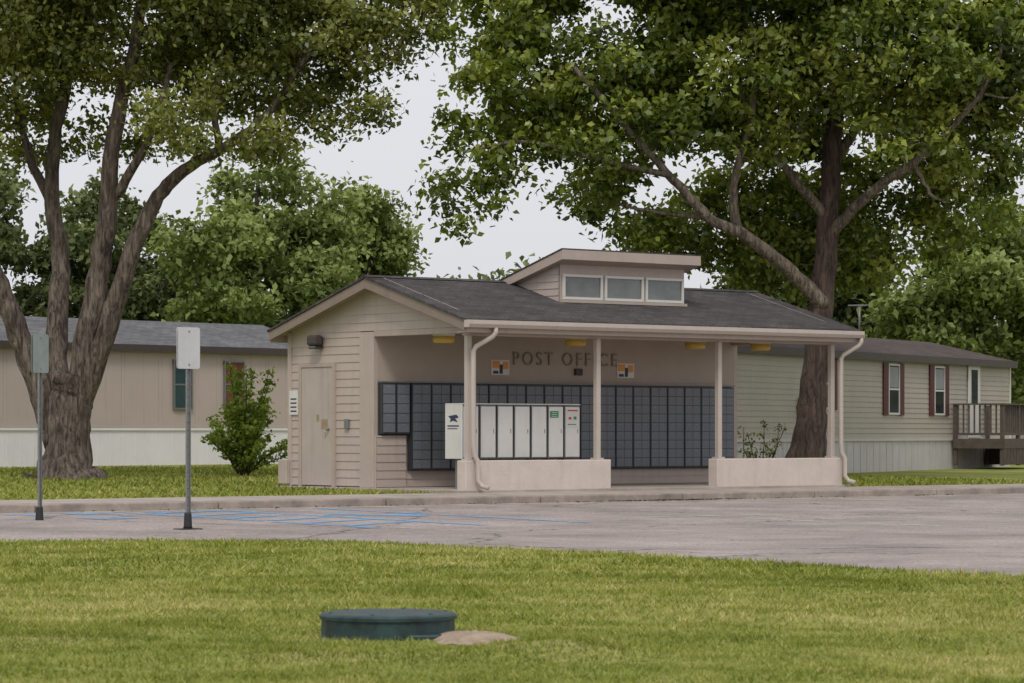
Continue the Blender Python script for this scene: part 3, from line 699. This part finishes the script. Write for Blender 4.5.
right=[([(5.85,Y,.25),(5.95,Y,1.2),(6.05,Y,2.2),(6.2,Y,3.8),(6.32,Y,5.4),(6.42,Y,6.9),(6.5,Y,8.6),(6.4,Y,11)],.38,.12),
 ([(6.2,Y-.1,3.75),(5.5,Y-.5,4.4),(4.6,Y-1,5.05),(3.85,Y-1.3,5.4),(3.0,Y-1.5,6.3),(2.0,Y-1.6,7.4),(1.2,Y-1.6,8.3)],.17,.05),
 ([(4.45,Y-1,5.15),(4.35,Y-1.2,6.0),(4.7,Y-1.4,7.6),(4.6,Y-1.4,9)],.11,.04),
 ([(6.3,Y,5.1),(7.1,Y-.7,5.95),(7.9,Y-1.1,6.5),(9.0,Y-1.4,7.6),(9.6,Y-1.5,8.8)],.13,.04),
 ([(6.3,Y,5.5),(5.6,Y-.5,6.2),(4.95,Y-.8,7.0),(4.3,Y-1,8.4)],.12,.04),
 ([(3.1,Y-1.5,6.2),(1.8,Y-1.3,6.5),(.3,Y-1.1,6.9),(-.9,Y-1,6.7)],.07,.02),
 ([(3.9,Y-1.3,5.4),(3.0,Y-1,5.5),(2.0,Y-.8,5.7)],.06,.02),
 ([(6.4,Y,6.6),(7.2,Y+.5,7.8),(7.8,Y+.8,9.4)],.13,.04),
 ([(7.9,Y-1.1,6.5),(8.2,Y-1.1,5.9),(8.5,Y-1.1,5.7)],.05,.02)]
lobR=[(-.9,-.8,6.2,.75,.9,1.0),(-.5,-.6,7.4,.7,.9,.6),(.35,-.5,6.7,.8,.9,.6),(.2,-.3,8.2,1.3,1.5,1.2),(2.0,-.3,7.6,1.6,1.9,1.8),(1.6,.2,5.8,.9,1.2,.6),(2.6,.6,5.3,1.3,1.3,.6),
 (-.2,0,9.7,1.6,1.7,1.0),(4.3,0,8.4,2.2,2.5,1.7),(4.3,2.0,5.4,1.8,1.1,1.1),(6.4,2.2,6.2,2.4,1.2,1.8),(7.6,-.8,8.7,2.4,2.4,1.5),
 (8.9,.2,6.9,1.6,1.8,1.1),(10.0,0,8.9,1.9,2.2,1.6),(5,0,11,5,4,1.7),(7.4,2,4.9,1.6,1.2,.8),(5.6,2.1,4.6,1.6,1.0,.8),(9.2,1.4,5.6,1.0,1.0,.7),(4.8,-1.4,6.9,.8,.7,.5),(7.6,-1.8,7.0,.9,.7,.5)]
tree('sycamore_tree',(5.85,Y,.25),right,lobR,15,110,.16,'leafB','bark2',bmat2='barkl')

def bgtree(name,x,y,zt,rad,mat,zlow=2.0,per=90,leaf=.24,seed=0):
    r=random.Random(seed); lobes=[]
    H=zt-zlow
    for i in range(17):
        f=(i+.5)/17; zz=zlow+H*(.12+.80*f); w=rad*math.sin(math.pi*min(.97,.22+.72*f))**.7
        a=r.uniform(0,6.28); q=w*.68*r.uniform(.4,1)
        lobes.append((x+q*math.cos(a),q*math.sin(a),zz,w*r.uniform(.28,.5),w*r.uniform(.3,.5),H*r.uniform(.07,.12)))
    st=[([(x,y,.3),(x+.1,y,zlow),(x,y,zlow+H*.5),(x+.1,y,zt-1)],rad*.09,.05)]
    for k in range(4):
        a=r.uniform(0,6.28); st.append(([(x,y,zlow+.3*k),(x+math.cos(a)*rad*.4,y+math.sin(a)*rad*.4,zlow+1.5+k*.9),(x+math.cos(a)*rad*.7,y+math.sin(a)*rad*.7,zlow+3+k)],rad*.04,.03))
    vol=sum(l[3]*l[4]*l[5] for l in lobes)
    return tree(name,(x,y,.3),st,lobes,400/vol,per,leaf,mat,'bark2',rmin=.4,rmax=.85,segs=8)
bgtree('background_tree',-8.4,98,10.6,4.6,'leafC',seed=3,zlow=1.5)
bgtree('background_tree',-5.0,104,10.0,3.6,'leafC',seed=4,zlow=1.5)
bgtree('background_tree',-13.8,101,9.8,4.2,'leafD',seed=5,zlow=1.5)
bgtree('background_tree',-18.5,98,11,4.5,'leafD',seed=6,zlow=1.5)
bgtree('background_tree',14.6,92,8.6,3.6,'leafC',seed=8,zlow=1.2)
bgtree('background_tree',19.5,98,10.5,4.2,'leafD',seed=9,zlow=1.2)
bgtree('background_tree',9.6,96,9.5,4.0,'leafD',seed=10,zlow=1.2)
C=[];x=-150
while x<150:
    zt_=random.uniform(6,8.6); rr=random.uniform(3,5)
    if -14<x<4: zt_=random.uniform(9.2,10); rr=3
    for j in range(28):
        a=rng.normal(size=3)*np.array([rr*.55,rr*.5,zt_*.26]); C.append([x+a[0],165+a[1]+random.uniform(-3,3),min(zt_-random.random()*.8,max(.8,zt_*.55+a[2]))])
    x+=rr*1.15
C=np.array(C); dt=empty('distant_trees')
foliage('foliage',C,np.full(len(C),1.4),55,.5,'leafD',dt,ps=.2)
V=[];F=[]
for i in range(0,len(C),28): tubeVF([(C[i][0],165,0.3),(C[i][0],165,4)],[.3,.2],6,V,F)
mk('trunks',V,F,'bark2',dt)

# shrub
sh=empty('shrub',(-5.5,61.5,.3)); V=[];F=[];C=[]
for i in range(52):
    a=random.uniform(0,6.28); r=random.uniform(.1,1.05); hh=random.uniform(.6,1.8)*(1-.28*r)
    if i<8: r*=.5; hh=random.uniform(1.8,2.2)
    p=(r*math.cos(a)+.05,r*math.sin(a),hh); tubeVF([(random.uniform(-.1,.1),random.uniform(-.1,.1),0),(p[0]*.45,p[1]*.45,hh*.55),p],[.02,.014,.006],4,V,F)
    for f in (.3,.5,.65,.8,.9,1.0): C.append([p[0]*f**1.3,p[1]*f**1.3,hh*f+.03])
mk('stems',V,F,'bark2',sh); C=np.array(C)
foliage('foliage',C,rng.uniform(.09,.17,len(C)),22,.10,'leafS',sh,ps=2)
cp=empty('climbing_plant',(5.05,61.0,.42)); V=[];F=[];C=[]
for i in range(9):
    a=random.uniform(-.45,.45); hh=random.uniform(.4,1.0); q=[(a*.3,0,0),(a*.8,.05,hh*.5),(a+random.uniform(-.15,.15),.05,hh)]
    tubeVF(q,[.012,.01,.006],4,V,F)
    for f in (.4,.7,.95): C.append([a*f+random.uniform(-.05,.05),.05,hh*f])
mk('stems',V,F,'bark2',cp); foliage('foliage',np.array(C),np.full(len(C),.12),12,.08,'leafD',cp,ps=2)

# ---------------------------------------------------------------- light, sky, camera
w=bpy.data.worlds.new('World'); S.world=w; w.use_nodes=True; nt=w.node_tree; N=nt.nodes; L=nt.links
sk=N.new('ShaderNodeTexSky'); sk.sky_type='NISHITA'; sk.sun_disc=False
EL,AZ=math.radians(52),math.radians(185)
sk.sun_elevation=EL; sk.sun_rotation=AZ; sk.dust_density=4; sk.air_density=1
hs=N.new('ShaderNodeHueSaturation'); hs.inputs['Saturation'].default_value=.25; L.new(sk.outputs[0],hs.inputs['Color'])
mx=N.new('ShaderNodeMixRGB'); mx.inputs['Fac'].default_value=.82; mx.inputs['Color2'].default_value=(6.6,6.65,7.0,1)
L.new(hs.outputs[0],mx.inputs['Color1']); L.new(mx.outputs[0],N['Background'].inputs['Color'])
N['Background'].inputs['Strength'].default_value=.125
sd=bpy.data.lights.new('sun','SUN'); sd.energy=1.5; sd.angle=math.radians(16); sd.color=(1,.95,.88)
so=bpy.data.objects.new('sun',sd); COL.objects.link(so)
d=Vector((math.sin(AZ)*math.cos(EL),math.cos(AZ)*math.cos(EL),math.sin(EL)))
so.rotation_euler=d.to_track_quat('Z','Y').to_euler(); so.location=(0,0,30)
cd=bpy.data.cameras.new('camera'); co=bpy.data.objects.new('camera',cd); COL.objects.link(co)
co.location=(0,0,1.2); co.rotation_euler=(math.pi/2,0,0)
cd.sensor_width=36; cd.lens=3000/1024*36; cd.shift_y=90.5/1024; cd.clip_start=.5; cd.clip_end=2000
cd.dof.use_dof=True; cd.dof.focus_distance=49; cd.dof.aperture_fstop=8
S.camera=co
S.view_settings.view_transform='Standard'; S.view_settings.look='None'; S.view_settings.exposure=0
